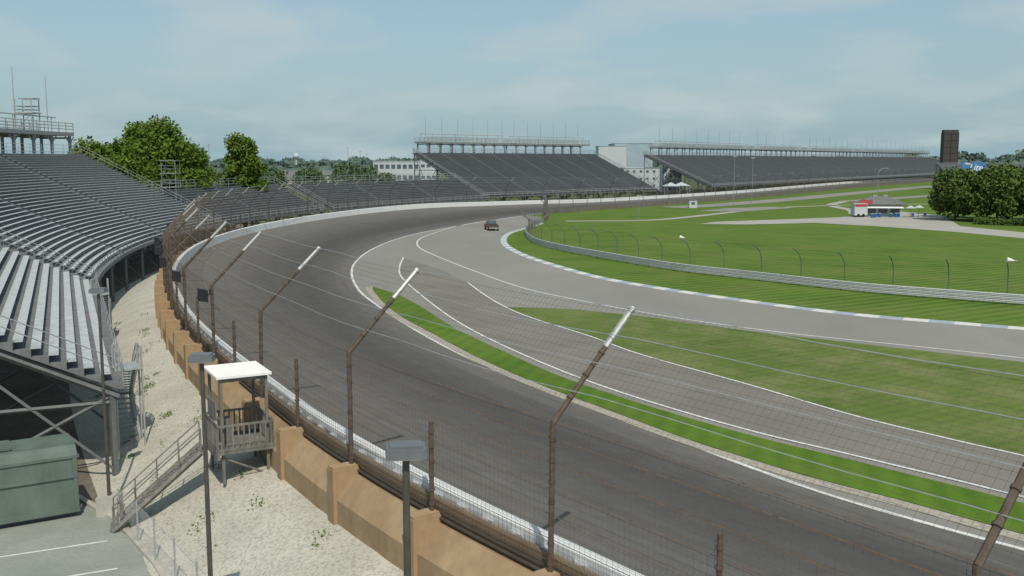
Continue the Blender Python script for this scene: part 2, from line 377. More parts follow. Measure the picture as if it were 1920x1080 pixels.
for i in range(nk-1):
    a, b = Kc[i], Kc[i+1]; m = (i//2) % 2
    vs = []
    for (p, n) in ((a, nn[i]), (b, nn[i+1])):
        for o, z in ((-.55,.012),(-.15,.07),(.45,.10),(.5,.0)): vs.append((p[0]+n[0]*o, p[1]+n[1]*o, z))
    kb.add(vs, [(0,4,5,1),(1,5,6,2),(2,6,7,3)], m)
mk('kerb_pavement', kb, ['kerbwhite','blue'], kind='structure')
polymesh('paved_path', [(49.5,210),(65.7,215.4),(74.6,204.8),(83.3,189.4),(88.9,172.5),(110,150),(130,152),(112,172),(96.1,186.6),(92.2,204.8),(105,242.2),(102.8,262),(88.1,245),(75.6,235.5),(63.8,229),(44.6,219.1),(40,212)], 'beige', 0.02)
pp = MB()
for pts, w in (([(12,222),(28,224),(38.4,233),(62.4,267),(83.5,291),(112,305),(150,312)], 2.5), ([(86,250),(92,270),(96,300),(110,330)], 3.0)):
    pp.sweep(catmull(flat(pts), 2.0), [(-w/2,.015),(w/2,.015)])
mk('service_path', pp, ['beige'], kind='structure')
pp = MB(); pp.sweep(catmull(flat([(46,285),(64,304),(92,340),(132,398),(190,480),(240,548)]), 3.0), [(-5,.026),(5,.026)]); mk('service_road', pp, ['greyroad'], kind='structure')
pp = MB(); pp.sweep(catmull(flat([(112,330),(150,370),(200,420),(260,470)]), 3.0), [(-4,.032),(4,.032)]); mk('service_road', pp, ['greyroad'], kind='structure')
polymesh('terrace_pavement', [(50,266),(60,262),(80,283),(76,290),(61,282)], 'greyroad', 0.03)
gp = sub(W, 0, s_at(W, (6,277)), 1.0); gv = MB(); gprof = [(1.3,1.0),(2,.92),(2.8,.72),(3.6,.42),(4.4,.1),(5.2,-.28),(6.0,-.62),(6.8,-.9),(7.4,-1.03),(9,-1.09)]
nr = normals(gp); vs = []
for i, ((x, y, z), (nx, ny)) in enumerate(zip(gp, nr)):
    for j, (o, h) in enumerate(gprof):
        vs.append((x+nx*o, y+ny*o, h+(random.uniform(-.04,.04) if 0 < j < 8 else 0)))
k = len(gprof); gv.add(vs, [(i*k+j, i*k+j+1, (i+1)*k+j+1, (i+1)*k+j) for i in range(len(gp)-1) for j in range(k-1)])
mk('gravel_ground', gv, ['gravel'], kind='structure', smooth=True)
cp = [(q[0], q[1]) for q in offs(sub(W, 0, s_at(W, (-7.0,37.9)), 1.0), 7.0)]
cp = cp+[(-15.9,38.5),(-18.8,41.4),(-22,44),(-60,44),(-60,-60),(10,-60)]
polymesh('carpark_pavement', cp, 'carpark', -0.98)
cl = MB()
for a, b in (((-21.0,34.0),(-15.5,36.6)), ((-19.7,31.3),(-14.1,34.0)), ((-18.4,28.6),(-12.7,31.3)), ((-22.3,36.6),(-20.8,37.3))):
    d = Vector((b[0]-a[0], b[1]-a[1])).normalized(); n = Vector((-d.y, d.x))*.06
    cl.add([(a[0]-n.x, a[1]-n.y,-.972),(b[0]-n.x, b[1]-n.y,-.972),(b[0]+n.x, b[1]+n.y,-.972),(a[0]+n.x, a[1]+n.y,-.972)], [(0,1,2,3)])
mk('carpark_road_markings', cl, ['line'], kind='structure')
kc = MB(); kpath = flat([(q[0], q[1]) for q in offs(sub(W, 0, s_at(W, (-7.0,37.9)), 1.0), 6.9)], -1.0)+[(-15.9,38.6,-1.0),(-18.8,41.5,-1.0)]
kc.sweep(kpath, [(-.15,-.1),(-.15,.14),(.1,.14),(.12,-.1)], closed=True)
mk('kerb_edge_pavement', kc, ['concrete'], kind='structure')

# ------------------------------------------------------------ outer barrier, wall, fence
sb = MB()
sb.sweep(W, [(0,-.05),(0,.98),(.04,1.02),(.34,1.02),(.38,.98),(.38,-.05)], closed=True)
bar_o = thing('crash_barrier', 'white steel crash barrier lining the outside of the banked turn', 'barrier')
mk('barrier_face', sb, ['white'], bar_o)
fm_ = MB(); fm_.add([(-.30,-.07,-.3),(.30,-.07,-.3),(.10,.09,-.3),(-.10,.09,-.3),(-.30,-.07,.25),(.30,-.07,.25),(.10,.09,.25),(-.10,.09,.25)], [(3,2,1,0),(4,5,6,7),(0,1,5,4),(1,2,6,5),(2,3,7,6),(3,0,4,7)])
fme = fm_.mesh('foam_block', ['foam']); s = 18.0
for i in range(98):
    (px, py, pz), an = at(W, s, .455); mk('foam_block', fme, None, bar_o, loc=(px, py, pz+.55), rot=an); s += 1.35
rw = thing('retaining_wall', 'tan concrete retaining wall with sloped panels behind the barrier', 'wall')
cw = MB(); nearW = sub(W, 0, s_at(W, (6,277)))
cw.sweep(W, [(.56,-.3),(.56,.80),(.76,.80),(.76,-3.0),(.6,-3.0)], closed=True)
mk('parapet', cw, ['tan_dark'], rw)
cw = MB(); cw.sweep(nearW, [(.78,.18),(.98,.24),(1.66,-.60),(1.66,-3.4),(.8,-3.4)], closed=True)
mk('wall_panel', cw, ['tan'], rw)
FO = .97
s1 = s_at(W, (1.05,24.7)); tall = [s1-22.6, s1-11.3, s1, s1+11.3, s1+22.4, s1+32.6]
while tall[-1] < s_at(W, (-20,232)): tall.append(tall[-1]+9.6)
short = [(a+b)/2 for a, b in zip(tall[:-1], tall[1:])]
far = []
s = tall[-1]+14
while s < SW[-1]-5: far.append(s); s += 19
bm = MB(); bm.box((0,0,-1.3), (.55,1.0,3.50)); bm.box((0,0,.49), (.49,.94,.08))
bme = bm.mesh('buttress', ['tan'])
for q in sorted(tall+short):
    if q > s_at(W, (-39,165)): break
    (px, py, pz), an = at(W, q, 1.29); mk('buttress', bme, None, rw, loc=(px, py, pz), rot=an)
for o, z, r in ((.84,.34,.05),(.83,.55,.03)):
    pi = MB(); pi.tube(offs(sub(W, 10, s_at(W, (-39,165)), 2), o, z), r, 6); mk('cable_conduit', pi, ['pipe'], rw)

fence = thing('catch_fence', 'tall rusty catch fence with inward bent tops', 'fence')
ARM_IN, ARM_UP, BH = 2.65, 2.65, 4.50
def tall_post():
    b = MB(); b.bar((0,0,.5), (0,0,BH), .078, 8)
    e = (0,-ARM_IN, BH+ARM_UP); mid = (0,-ARM_IN*.66, BH+ARM_UP*.66)
    b.bar((0,0,BH-.03), mid, .078, 8); b.bar(mid, e, .09, 8, m=1); b.bar(e, (0,-ARM_IN-.07, BH+ARM_UP+.07), .11, 8, m=1)
    z = .7
    while z < BH: b.bar((0,0,z), (0,0,z+.05), .098, 8); z += .55
    for t in (.2,.4,.6): b.bar((0,-ARM_IN*t, BH+ARM_UP*t), (0,-ARM_IN*t-.05, BH+ARM_UP*t+.05), .099, 8)
    return b
def short_post():
    b = MB(); b.bar((0,0,.5), (0,0,3.3), .07, 8); z = .7
    while z < 3.3: b.bar((0,0,z), (0,0,z+.07), .095, 8); z += .45
    return b
tme_ = tall_post().mesh('fence_post', ['rust','galv']); sme_ = short_post().mesh('short_fence_post', ['rust'])
for i, q in enumerate(tall+far):
    (px, py, pz), an = at(W, q, FO); o = mk('fence_post', tme_, None, fence, loc=(px, py, pz), rot=an)
    o.rotation_euler = (math.radians(random.uniform(-1.0,1.0)), math.radians(random.uniform(-1.0,1.0)), an)
for q in short:
    (px, py, pz), an = at(W, q, FO); mk('short_fence_post', sme_, None, fence, loc=(px, py, pz), rot=an)
fp = sub(W, tall[0], SW[-1]-3, 2.4); sy = s_at(W, (-38.5,128))
fs_ = arcs(fp)
for t in (.25,.5,.75,1.0):
    cb = MB(); pts = offs(fp, FO-ARM_IN*t, BH+ARM_UP*t+.1)
    pts = [(x, y, z-.09*math.sin(math.pi*((s_ % 10.5)/10.5))*(1+.4*math.sin(s_*.05+t*7))) for (x, y, z), s_ in zip(pts, fs_)]
    cb.tube(pts, .012, 3); mk('galvanised_cable', cb, ['galvwire'], fence)
for z in (.75,1.35,2.0,2.7,3.4,4.05,4.5):
    cb = MB(); cb.tube(offs(fp, FO-.09, z), .010, 3); mk('rusty_cable', cb, ['rustwire'], fence)
wm = MB(); near = sub(W, tall[0], sy, 2.4); WR = .0045
z = .62
while z < BH: wm.tube(offs(near, FO-.12, z), WR, 3); z += .2
t = .04
while t < 1: wm.tube(offs(near, FO-.1-ARM_IN*t, BH+ARM_UP*t), WR*.8, 3); t += .055
s = tall[0]
while s < sy:
    (x, y, z), an = at(W, s, FO-.12); (x2, y2, z2), _ = at(W, s, FO-.1-ARM_IN)
    wm.bar((x, y, z+.55), (x, y, z+BH), WR, 3, cap=False); wm.bar((x, y, z+BH), (x2, y2, z+BH+ARM_UP), WR*.8, 3, cap=False); s += .2
while s < SW[-1]-5:
    (x, y, z), an = at(W, s, FO-.12); (x2, y2, z2), _ = at(W, s, FO-.1-ARM_IN)
    wm.bar((x, y, z+.55), (x, y, z+BH), .01, 3, cap=False); wm.bar((x, y, z+BH), (x2, y2, z+BH+ARM_UP), .008, 3, cap=False); s += .7
mk('wire_mesh', wm, ['wire'], fence)
def speaker(loc, rot):
    o = thing('loudspeaker', 'black boxy loudspeaker hung on a rusty fence post', 'loudspeaker', loc, rot, 'black loudspeakers on the catch fence')
    b = MB(); b.add([(-.22,-.2,-.35),(.22,-.2,-.35),(.28,.25,-.25),(-.28,.25,-.25),(-.22,-.2,.3),(.22,-.2,.3),(.28,.25,.4),(-.28,.25,.4)], [(3,2,1,0),(4,5,6,7),(0,1,5,4),(1,2,6,5),(2,3,7,6),(3,0,4,7)])
    mk('speaker_cabinet', b, ['black'], o)
    c = MB(); c.bar((0,-.35,.05), (0,-.2,.05), .04, 6); c.bar((0,-.35,.05), (0,-.35,.35), .04, 6); mk('bracket', c, ['black'], o)
for i in (5,6,7,8,9,11):
    (px, py, pz), an = at(W, tall[i], FO+.45); speaker((px, py, pz+BH-.55), an)

# ------------------------------------------------------------ grandstands
def stand(label, path, s0, s1_, off, z0, n, tread, rise, aisle=17.0, bench='alu', deck='deck', bents=9.0, step=4.0, ground=-1.0, rails=True, bh=.28, rr=.03, aw=.6):
    emp = thing('grandstand', label, 'grandstand', group=None)
    base = [(x, y, 0) for x, y, z in sub(path, s0, s1_, step)]
    prof = [(off-.25, z0-.35),(off-.25, z0)]
    for k in range(n): prof += [(off+k*tread, z0+k*rise),(off+(k+1)*tread, z0+k*rise)]
    prof += [(off+n*tread, z0+n*rise-.8),(off, z0-.35)]
    d = MB(); d.sweep(base, prof, closed=True); mk('seating_deck', d, [deck], emp)
    segs = []
    na = max(1, round((s1_-s0)/aisle)); L = (s1_-s0)/na
    for i in range(na): segs.append((s0+i*L+(aw if i else .15), s0+(i+1)*L-(aw if i < na-1 else .15)))
    for k in range(n):
        b = MB(); o = off+k*tread+tread*.42; z = z0+k*rise+.40
        for a, c in segs:
            sp = [(x, y, 0) for x, y, _ in sub(path, a, c, step)]
            b.sweep(sp, [(o,z-.05),(o,z),(o+bh,z),(o+bh,z-.05)], closed=True)
        mk('bench', b, [bench], emp)
    for i in range(1, na):
        st = MB()
        for k in range(n):
            (x, y, _), an = at(path, s0+i*L, off+k*tread+tread*.25); st.box((x, y, z0+k*rise+rise*.25), (aw*1.7, tread*.5, rise*.5), an)
        mk('aisle_steps', st, ['aisle'], emp)
    if rails:
        fr = [(x, y, 0) for x, y, z in sub(path, s0, s1_, step)]
        rl = MB()
        for h in (.55,1.05): rl.tube(offs(fr, off-.2, z0+h), rr, 4)
        s = s0
        while s < s1_:
            (x, y, _), an = at(path, s, off-.2); rl.bar((x, y, z0-.2), (x, y, z0+1.05), rr, 4); s += 2.4
        mk('front_railing', rl, ['galv'], emp)
        for se in (s0, s1_):
            rl = MB(); a, _ = at(path, se, off); b_, _ = at(path, se, off+n*tread)
            for h in (.55,1.05): rl.bar((a[0], a[1], z0+h), (b_[0], b_[1], z0+n*rise+h), rr, 4)
            for k in range(0, n+1, 3):
                q, _ = at(path, se, off+k*tread); rl.bar((q[0], q[1], z0+k*rise), (q[0], q[1], z0+k*rise+1.05), rr, 4)
            mk('side_railing', rl, ['steel_mid'], emp)
        rl = MB()
        for h in (.5,1.0,1.5): rl.tube(offs(fr, off+n*tread, z0+n*rise+h-.4), rr, 4)
        s = s0
        while s < s1_:
            (x, y, _), an = at(path, s, off+n*tread); rl.bar((x, y, z0+n*rise-.5), (x, y, z0+n*rise+1.1), rr, 4); s += 3
        mk('back_railing', rl, ['galv'], emp)
    nb = max(1, round((s1_-s0)/bents)); D = n*tread
    for i in range(nb+1):
        fm = MB(); s = s0+(s1_-s0)*i/nb; s = min(max(s, s0+.3), s1_-.3)
        P = lambda o, z: (lambda q: (q[0], q[1], z))(at(path, s, off+o)[0])
        zr = lambda o: z0-.75+o/tread*rise
        fm.bar(P(0, zr(0)), P(D, zr(D)), .2, 4)
        cols = [.3]+[D*t for t in ((.33,.66,.99) if n > 15 else (.5,.98))]
        for j, o in enumerate(cols):
            fm.bar(P(o, ground), P(o, zr(o)), .17, 4)
            if j:
                o0 = cols[j-1]; fm.bar(P(o0, ground+.3), P(o, zr(o)-.3), .09, 4); fm.bar(P(o, ground+.3), P(o0, zr(o0)-.1), .09, 4)
                fm.bar(P(o0, zr(o0)-.4), P(o, zr(o0)-.4), .1, 4)
        mk('support_frame', fm, ['steel_dark'], emp)
    return emp

def upper_deck(emp, path, s0, s1_, o0, o1, zs, zd, poles=(), step=4.0, mat_='steel', sp=5.0, rr=.05):
    b = [(x, y, 0) for x, y, z in sub(path, s0, s1_, step)]
    d = MB(); d.sweep(b, [(o0,zd),(o0,zd+.55),(o1,zd+.55),(o1,zd)], closed=True)
    mk('upper_walkway', d, ['steel_mid'], emp)
    P = lambda ss, o, z: (lambda q: (q[0], q[1], z))(at(path, ss, o)[0])
    s = s0+.8
    while s < s1_-.3:
        c = MB()
        for o in (o0+.55, o1-.5): c.bar(P(s, o, zs), P(s, o, zd-.003), .24, 6)
        c.bar(P(s, o0+.55, zd-1.2), P(s+1.2, o0+.55, zd-.1), .12, 4); c.bar(P(s, o0+.55, zd-1.2), P(s-1.2, o0+.55, zd-.1), .12, 4)
        c.bar(P(s, o0+.55, zd-.3), P(s, o1-.5, zd-.3), .14, 4)
        mk('walkway_column', c, ['steel_mid'], emp); s += sp
    for o in (o0+.05, o1-.05):
        r = MB()
        for h in (.5,.95,1.4): r.tube(offs(b, o, zd+.55+h), rr, 4)
        s = s0
        while s < s1_:
            r.bar(P(s, o, zd+.55), P(s, o, zd+1.98), rr, 4); s += 2.0
        mk('walkway_railing', r, [mat_], emp)
    r = MB(); r.tube(offs(b, (o0+o1)/2, zd+2.9), rr*1.3, 4)
    s = s0
    while s < s1_:
        r.bar(P(s, (o0+o1)/2, zd+.5), P(s, (o0+o1)/2, zd+2.9), rr, 4); s += 5.0
    mk('spotter_rail', r, [mat_], emp)
    for s, h in poles:
        f = MB(); f.bar(P(s, (o0+o1)/2, zd+.4), P(s, (o0+o1)/2, zd+h), rr*1.3, 5, r2=rr*.8); mk('flagpole', f, [mat_], emp)

sA = s_at(W, (-18.6,44)); sB = s_at(W, (-34.5,81)); sC = s_at(W, (-45,158)); sD = s_at(W, (-38.5,207)); sE = s_at(W, (0,268))
qa = at(W, sA, 6.5)[0]; qb = at(W, sB-.4, 6.5)[0]
Ap = resample([(qa[0], qa[1], 0), (qb[0], qb[1], 0)], 5)
stand('near aluminium bleacher grandstand beside the gravel bank', Ap, 0, arcs(Ap)[-1], 0, 3.5, 32, .70, .35, step=20, aisle=60, bench='alu_near', deck='deck_near', bh=.42, rr=.025)
E2 = stand('tall curved bleacher grandstand with raised walkway on top', W, sB+1.8, sC, 6.5, 3.5, 36, .62, .31, step=3, aisle=22, bh=.30)
sq = s_at(W, (-45,113)); upper_deck(E2, W, sq-14, sC-1, 6.5+22.6, 6.5+28.2, 14.4, 17.2, [(sC-3.5,9),(sC-12,9.5),(sC-16.5,9.5)], rr=.07)
tw = MB(); (x, y, _), an = at(W, sC-8.5, 32)
for dx in (-1.2,1.2):
    for dy in (-1.2,1.2): tw.bar((x+dx, y+dy, 17.7), (x+dx, y+dy, 22.4), .09, 4)
tw.box((x, y, 20.4), (2.8,2.8,.18)); tw.box((x+.4, y, 22.5), (2.2,2.2,.14))
for h in (20.9,21.4):
    for a, b in (((-1.2,-1.2),(1.2,-1.2)),((1.2,-1.2),(1.2,1.2)),((1.2,1.2),(-1.2,1.2)),((-1.2,1.2),(-1.2,-1.2))): tw.bar((x+a[0], y+a[1], h), (x+b[0], y+b[1], h), .06, 4)
tw.bar((x-1.2,y-1.2,17.8), (x+1.2,y-1.2,20.4), .07, 4)
mk('camera_scaffold', tw, ['steel'], label='small grey scaffold platform standing on the stand walkway', cat='scaffold')
tw = MB(); x, y = -54.5, 160.0
for dx in (-1.1,1.1):
    for dy in (-1.1,1.1): tw.bar((x+dx, y+dy, -1), (x+dx, y+dy, 13.4), .06, 4)
for h in (9.2,11.4,13.4): tw.box((x, y, h), (2.6,2.6,.10))
for h in (9.9,10.4,12.1,12.6):
    for a, b in (((-1.1,-1.1),(1.1,-1.1)),((1.1,-1.1),(1.1,1.1)),((1.1,1.1),(-1.1,1.1)),((-1.1,1.1),(-1.1,-1.1))): tw.bar((x+a[0], y+a[1], h), (x+b[0], y+b[1], h), .03, 4)
mk('camera_scaffold', tw, ['steel_mid'], label='tall grey scaffold platform beside the end of the stand', cat='scaffold')
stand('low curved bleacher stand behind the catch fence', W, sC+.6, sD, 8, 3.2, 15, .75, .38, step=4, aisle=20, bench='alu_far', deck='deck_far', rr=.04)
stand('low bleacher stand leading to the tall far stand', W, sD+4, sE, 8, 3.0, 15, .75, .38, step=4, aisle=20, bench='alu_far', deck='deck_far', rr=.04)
def straight(a, b): return resample([(a[0], a[1], 0), (b[0], b[1], 0)], 10)
Cp = straight((-8.3,283), (51.5,350)); Lc = arcs(Cp)[-1]
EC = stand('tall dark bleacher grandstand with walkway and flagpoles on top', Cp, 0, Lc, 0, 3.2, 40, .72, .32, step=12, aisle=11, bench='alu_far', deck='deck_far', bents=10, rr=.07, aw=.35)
upper_deck(EC, Cp, 6, Lc*.5-1, 28.9, 34.5, 15.6, 18.6, [(8+i*7.0, 8) for i in range(6)], step=12, rr=.075)
upper_deck(EC, Cp, Lc*.5+2, Lc-2, 28.9, 34.5, 15.6, 18.6, [(Lc*.5+4+i*7.0, 8) for i in range(6)], step=12, rr=.075)
Dp = straight((80,400), (380,835)); Ld = arcs(Dp)[-1]
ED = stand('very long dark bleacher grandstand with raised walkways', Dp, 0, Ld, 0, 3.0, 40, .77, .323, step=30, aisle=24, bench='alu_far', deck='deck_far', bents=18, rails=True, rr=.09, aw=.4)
for a, b in ((17,125),(133,208),(218,320),(330,Ld)):
    upper_deck(ED, Dp, a, b, 30.9, 37, 15.5, 18.8, [(a+4+i*13, 9) for i in range(int((b-a)/13))], step=20, sp=8.0, rr=.09)
Ep = straight((180,404), (330,420))
stand('distant grey bleacher stand across the infield', Ep, 0, arcs(Ep)[-1], 0, 4, 20, .9, .42, step=30, aisle=20, bench='alu', deck='deck_far', bents=18, rails=False)

# ------------------------------------------------------------ stairs helper
def stairs(label, a, b, w, mat_='steel', rail=1.0, group=None, name='staircase'):
    a, b = Vector(a), Vector(b); e = thing(name, label, 'stairs', group=group)
    d = Vector((b.x-a.x, b.y-a.y, 0)); L = d.length; d.normalize(); n = Vector((-d.y, d.x, 0)); ang = math.atan2(d.y, d.x)
    k = max(3, int(abs(b.z-a.z)/.19)); tb_ = MB(); tb_.box((0,0,0), (.27, w, .04)); tme2 = tb_.mesh('tread', [mat_])
    for i in range(k+1):
        p = a.lerp(b, i/k); mk('tread', tme2, None, e, loc=p, rot=ang)
    for sd in (-1, 1):
        o = n*(w/2+.03)*sd
        t = MB(); t.bar(a+o, b+o, .12, 4); mk('stringer', t, [mat_], e)
        r = MB()
        for h in (rail*.5, rail): r.bar(a+o+Vector((0,0,h)), b+o+Vector((0,0,h)), .028, 5)
        for i in range(5):
            p = a.lerp(b, i/4)+o; r.bar(p, p+Vector((0,0,rail)), .028, 5)
        mk('handrail', r, [mat_], e)
    return e

(bx, by, bz), ba = at(W, s_at(W, (-10.6,40.4)), 2.7)
booth = thing('observation_booth', 'small wooden observation booth with white flat roof on a raised deck', 'booth', (bx, by, 0), ba)
r = MB(); r.box((0,0,4.95), (2.5,2.2,.09))
for i in range(11): r.box((-1.2+i*.24,0,5.01), (.03,2.2,.03))
mk('roof', r, ['white'], booth)
for x in (-1.05,1.05):
    for y in (-.9,.9):
        p = MB(); p.box((x,y,2.75), (.11,.11,4.3)); mk('post', p, ['wood'], booth)
for x in (-1.05,1.05):
    p = MB(); p.box((x,0,4.80), (.09,1.65,.14)); mk('beam', p, ['wood'], booth)
FZ = 1.9
f = MB(); f.box((0,0,FZ), (2.6,2.3,.12)); mk('floor', f, ['wood'], booth)
for y in (-1.12,1.12):
    f = MB(); f.box((0,y,FZ-.17), (2.6,.1,.2)); mk('rim_joist', f, ['wood'], booth)
for y in (-1.1,1.1):
    q = MB()
    for z in (FZ+1.1,FZ+.12): q.box((0,y,z), (2.5,.05,.09))
    for i in range(12): q.box((-1.2+i*.218,y,FZ+.6), (.06,.04,.95))
    mk('railing', q, ['wood'], booth)
for sx in (1.27,-1.27):
    q = MB()
    for z in (FZ+1.1,FZ+.12): q.box((sx,0,z), (.05,2.15,.09))
    for i in range(10): q.box((sx,-1.0+i*.22,FZ+.6), (.04,.06,.95))
    mk('railing', q, ['wood'], booth)
for c, d in (((.1,1.03,FZ+1.55), (1.5,.05,.75)), ((.35,.5,FZ+.55), (.7,.45,.95))):
    q = MB(); q.box(c, d); mk('wall_panel', q, ['wood'], booth)
for a, c in (((-1.05,-.9,.75),(1.05,-.9,1.65)), ((-1.08,-.9,.75),(-1.08,.9,1.65))):
    q = MB(); q.bar(a, c, .045, 4); mk('brace', q, ['wood'], booth)
(wx, wy, _), _ = at(W, s_at(W, (-10.6,40.4)), 4.0)
stairs('wooden stairs climbing from the car park to the observation booth', (-15.8,38.0,-.95), (wx-.2, wy-.25, FZ), 1.1, 'wood')
def world(s, o, z):
    q, _ = at(W, s, o); return (q[0], q[1], z)
for k, s in enumerate((sA+3.5, sB-7)):
    stairs('grey steel access stairs beside the bleacher stand', world(s, 5.75, -1.0), world(s+3.2, 5.75, 1.4), 1.0, 'steel', group='steel access stairs of the stands')
    stairs('grey steel access stairs beside the bleacher stand', world(s+3.2, 5.75, 1.5), world(s+.2, 5.75, 3.6), 1.0, 'steel', group='steel access stairs of the stands')
    for ds, zz, top, w_ in ((3.9,1.42,2.5,1.2), (-.5,3.55,4.6,1.3)):
        pl = MB(); c, an = at(W, s+ds, 5.75); pl.box((c[0], c[1], zz), (w_,1.3,.08), an); cs = []
        for du, dv in ((-.55,-.6),(.55,-.6),(.55,.6),(-.55,.6)):
            x = c[0]+du*math.cos(an)-dv*math.sin(an); y = c[1]+du*math.sin(an)+dv*math.cos(an); pl.bar((x,y,-1.05),(x,y,top),.05,4); cs.append((x,y))
        for h in (top-.05, top-.5): pl.bar((*cs[0],h),(*cs[1],h),.03,4)
        mk('stair_landing', pl, ['steel'], label='raised grey steel stair landing beside the bleacher stand', cat='landing', group='steel stair landings')

# ------------------------------------------------------------ lamps
def lamp(loc, top, label, block=False, ang=0):
    o = thing('street_lamp', label, 'street lamp', loc, ang, 'box headed car park lamps')
    H_ = top-loc[2]
    p = MB(); p.bar((0,0,0), (0,0,H_-.2), .075, 10, r2=.055); p.bar((0,0,0), (0,0,.12), .16, 8); mk('lamp_pole', p, ['lamppole'], o)
    h = MB(); w, d = .31, .24
    h.add([(-w,-d,H_-.17),(w,-d,H_-.17),(w,d,H_-.17),(-w,d,H_-.17),(-w*.97,-d*.97,H_-.02),(w*.97,-d*.97,H_-.02),(w*.97,d*.97,H_-.02),(-w*.97,d*.97,H_-.02)], [(3,2,1,0),(4,5,6,7),(0,1,5,4),(1,2,6,5),(2,3,7,6),(3,0,4,7)])
    h.box((0,0,H_-.0), (.5,.36,.04)); mk('lamp_head', h, ['lamp'], o)
    h = MB(); h.box((0,0,H_-.19), (.46,.34,.03)); mk('lens', h, ['white'], o)
    if block:
        b = MB(); b.box((0,0,.35), (.85,.85,.9)); mk('concrete_base', b, ['concrete'], o)
lamp((-1.65,15,-1), 9.12, 'slender car park lamp with grey box head', ang=.15)
lamp((-7.93,25,-1), 8.58, 'slender car park lamp with grey box head beside the gravel', ang=.1)
lamp((-16.6,39.6,-1), 8.4, 'car park lamp on a tan concrete block beside the stairs', True, ang=.1)

ca = math.atan2(-.53,-.85)
ct = thing('waste_container', 'green painted steel waste compactor container on the car park', 'container', (-17.7,39.3,-1), ca)
b = MB(); L, D_, Hc = 6.5, -2.4, 2.6
prof = [(0,.25),(0,Hc),(-.08,Hc+.22),(-.3,Hc+.38),(-2.1,Hc+.42),(-2.32,Hc+.25),(-2.4,Hc),(-2.4,.25)]
vs = [(0,y,z) for y, z in prof]+[(L,y,z) for y, z in prof]; n = len(prof)
b.add(vs, [tuple(range(n)), tuple(range(2*n-1, n-1, -1))]+[(i,(i+1) % n, n+(i+1) % n, n+i) for i in range(n)])
mk('container_body', b, ['green'], ct)
for c, d in [((.1,.03,1.48), (.16,.06,2.05)), ((3.4,.03,1.48), (.14,.06,2.05))]+[((3.25,.04,.35), (6.5,.08,.2)), ((3.25,.04,1.75), (6.5,.08,.1)), ((3.25,.03,2.56), (6.5,.06,.10)), ((-.05,-1.2,1.45), (.1,.14,2.0)), ((-.05,-1.2,2.52), (.1,2.2,.12)), ((-.05,-1.2,.4), (.1,2.2,.12)), ((3.2,-1.2,Hc+.48), (1.8,1.3,.1))]:
    b = MB(); b.box(c, d); mk('rib', b, ['green'], ct)
for y in (-.4,-2.0):
    b = MB(); b.box((3.25,y,.12), (6.4,.2,.25)); mk('skid', b, ['steel_dark'], ct)

cf = thing('chain_link_fence', 'low wire fence with grey posts along the gravel edge', 'fence')
pth = [(-15.9,37.3),(-14.7,36.0),(-13.4,34.2),(-12.0,32.2),(-10.6,30.2),(-9.0,28.0)]
pm = MB(); pm.bar((0,0,-.2),(0,0,1.7),.035,6); pme = pm.mesh('fence_post', ['galv'])
for x, y in pth: mk('fence_post', pme, None, cf, loc=(x+.5, y+.3, -.95))
wmb = MB(); pz = [(x+.5, y+.3, -.95) for x, y in pth]
for z in (.05,1.55): wmb.tube([(x, y, c+z) for x, y, c in pz], .012, 4)
fine = resample(pz, .12)
for i in range(len(fine)-14):
    a = fine[i]; b_ = fine[i+13]; wmb.bar((a[0],a[1],a[2]+.05),(b_[0],b_[1],b_[2]+1.55),.0022,3,cap=False); wmb.bar((b_[0],b_[1],b_[2]+.05),(a[0],a[1],a[2]+1.55),.0022,3,cap=False)
mk('wire_mesh', wmb, ['galvwire'], cf)

# ------------------------------------------------------------ infield guard rail and fence
ral = catmull(flat([(6.8,216),(4.4,203.2),(2.5,183.9),(3.5,162.5),(6.5,150.7),(10.6,140.6),(19.2,122.6),(26.7,112.6),(35.3,102.0),(41.4,96.8),(47.9,92.1),(60,84.5),(76,77)]), 1.5)
gr = thing('guardrail', 'triple corrugated galvanised guardrail along the infield grass', 'guardrail')
b = MB(); prof = []
for i in range(3):
    z = .12+i*.31; prof += [(0,z),(-.07,z+.06),(-.07,z+.10),(0,z+.145),(-.07,z+.19),(-.07,z+.23),(0,z+.29)]
b.sweep(ral, prof); mk('rail_beam', b, ['guard'], gr)
La = arcs(ral)[-1]; pb = MB(); pb.box((0,0,.5), (.12,.12,1.0)); pbe = pb.mesh('rail_post', ['steel_dark']); s = 2
while s < La:
    (x, y, z), an = at(ral, s, .1); mk('rail_post', pbe, None, gr, loc=(x, y, 0), rot=an); s += 2.6
inf_f = thing('infield_fence', 'wire fence with curved topped posts behind the guardrail', 'fence')
pm = MB(); pts = [(0,0,0),(0,0,2.1)]
for i in range(1, 9): a = i/8*1.4; pts.append((0,-2.0*(1-math.cos(a)), 2.1+2.0*math.sin(a)))
pm.tube(pts, .055, 6); pme = pm.mesh('curved_fence_post', ['steel_dark']); s = s_at(ral, (46.6,93)); posts = []
while s > 6: posts.append(s); s -= 5.3
for s in [posts[0]+5.3, posts[0]+10.6]+posts:
    (x, y, z), an = at(ral, s, .55); mk('curved_fence_post', pme, None, inf_f, loc=(x, y, 0), rot=an)
wmb = MB()
for z in (.6,1.1,1.6,2.1,2.6): wmb.tube(offs(ral, .5, z), .006, 3)
wmb.tube(offs(ral, .5-1.6, 4.05), .009, 3); wmb.tube(offs(ral, .5-.7, 3.65), .006, 3)
s = 1
while s < La: (x, y, z), an = at(ral, s, .5); wmb.bar((x,y,.2),(x,y,2.6),.0035,3,cap=False); s += .35
mk('wire_mesh', wmb, ['wire'], inf_f)
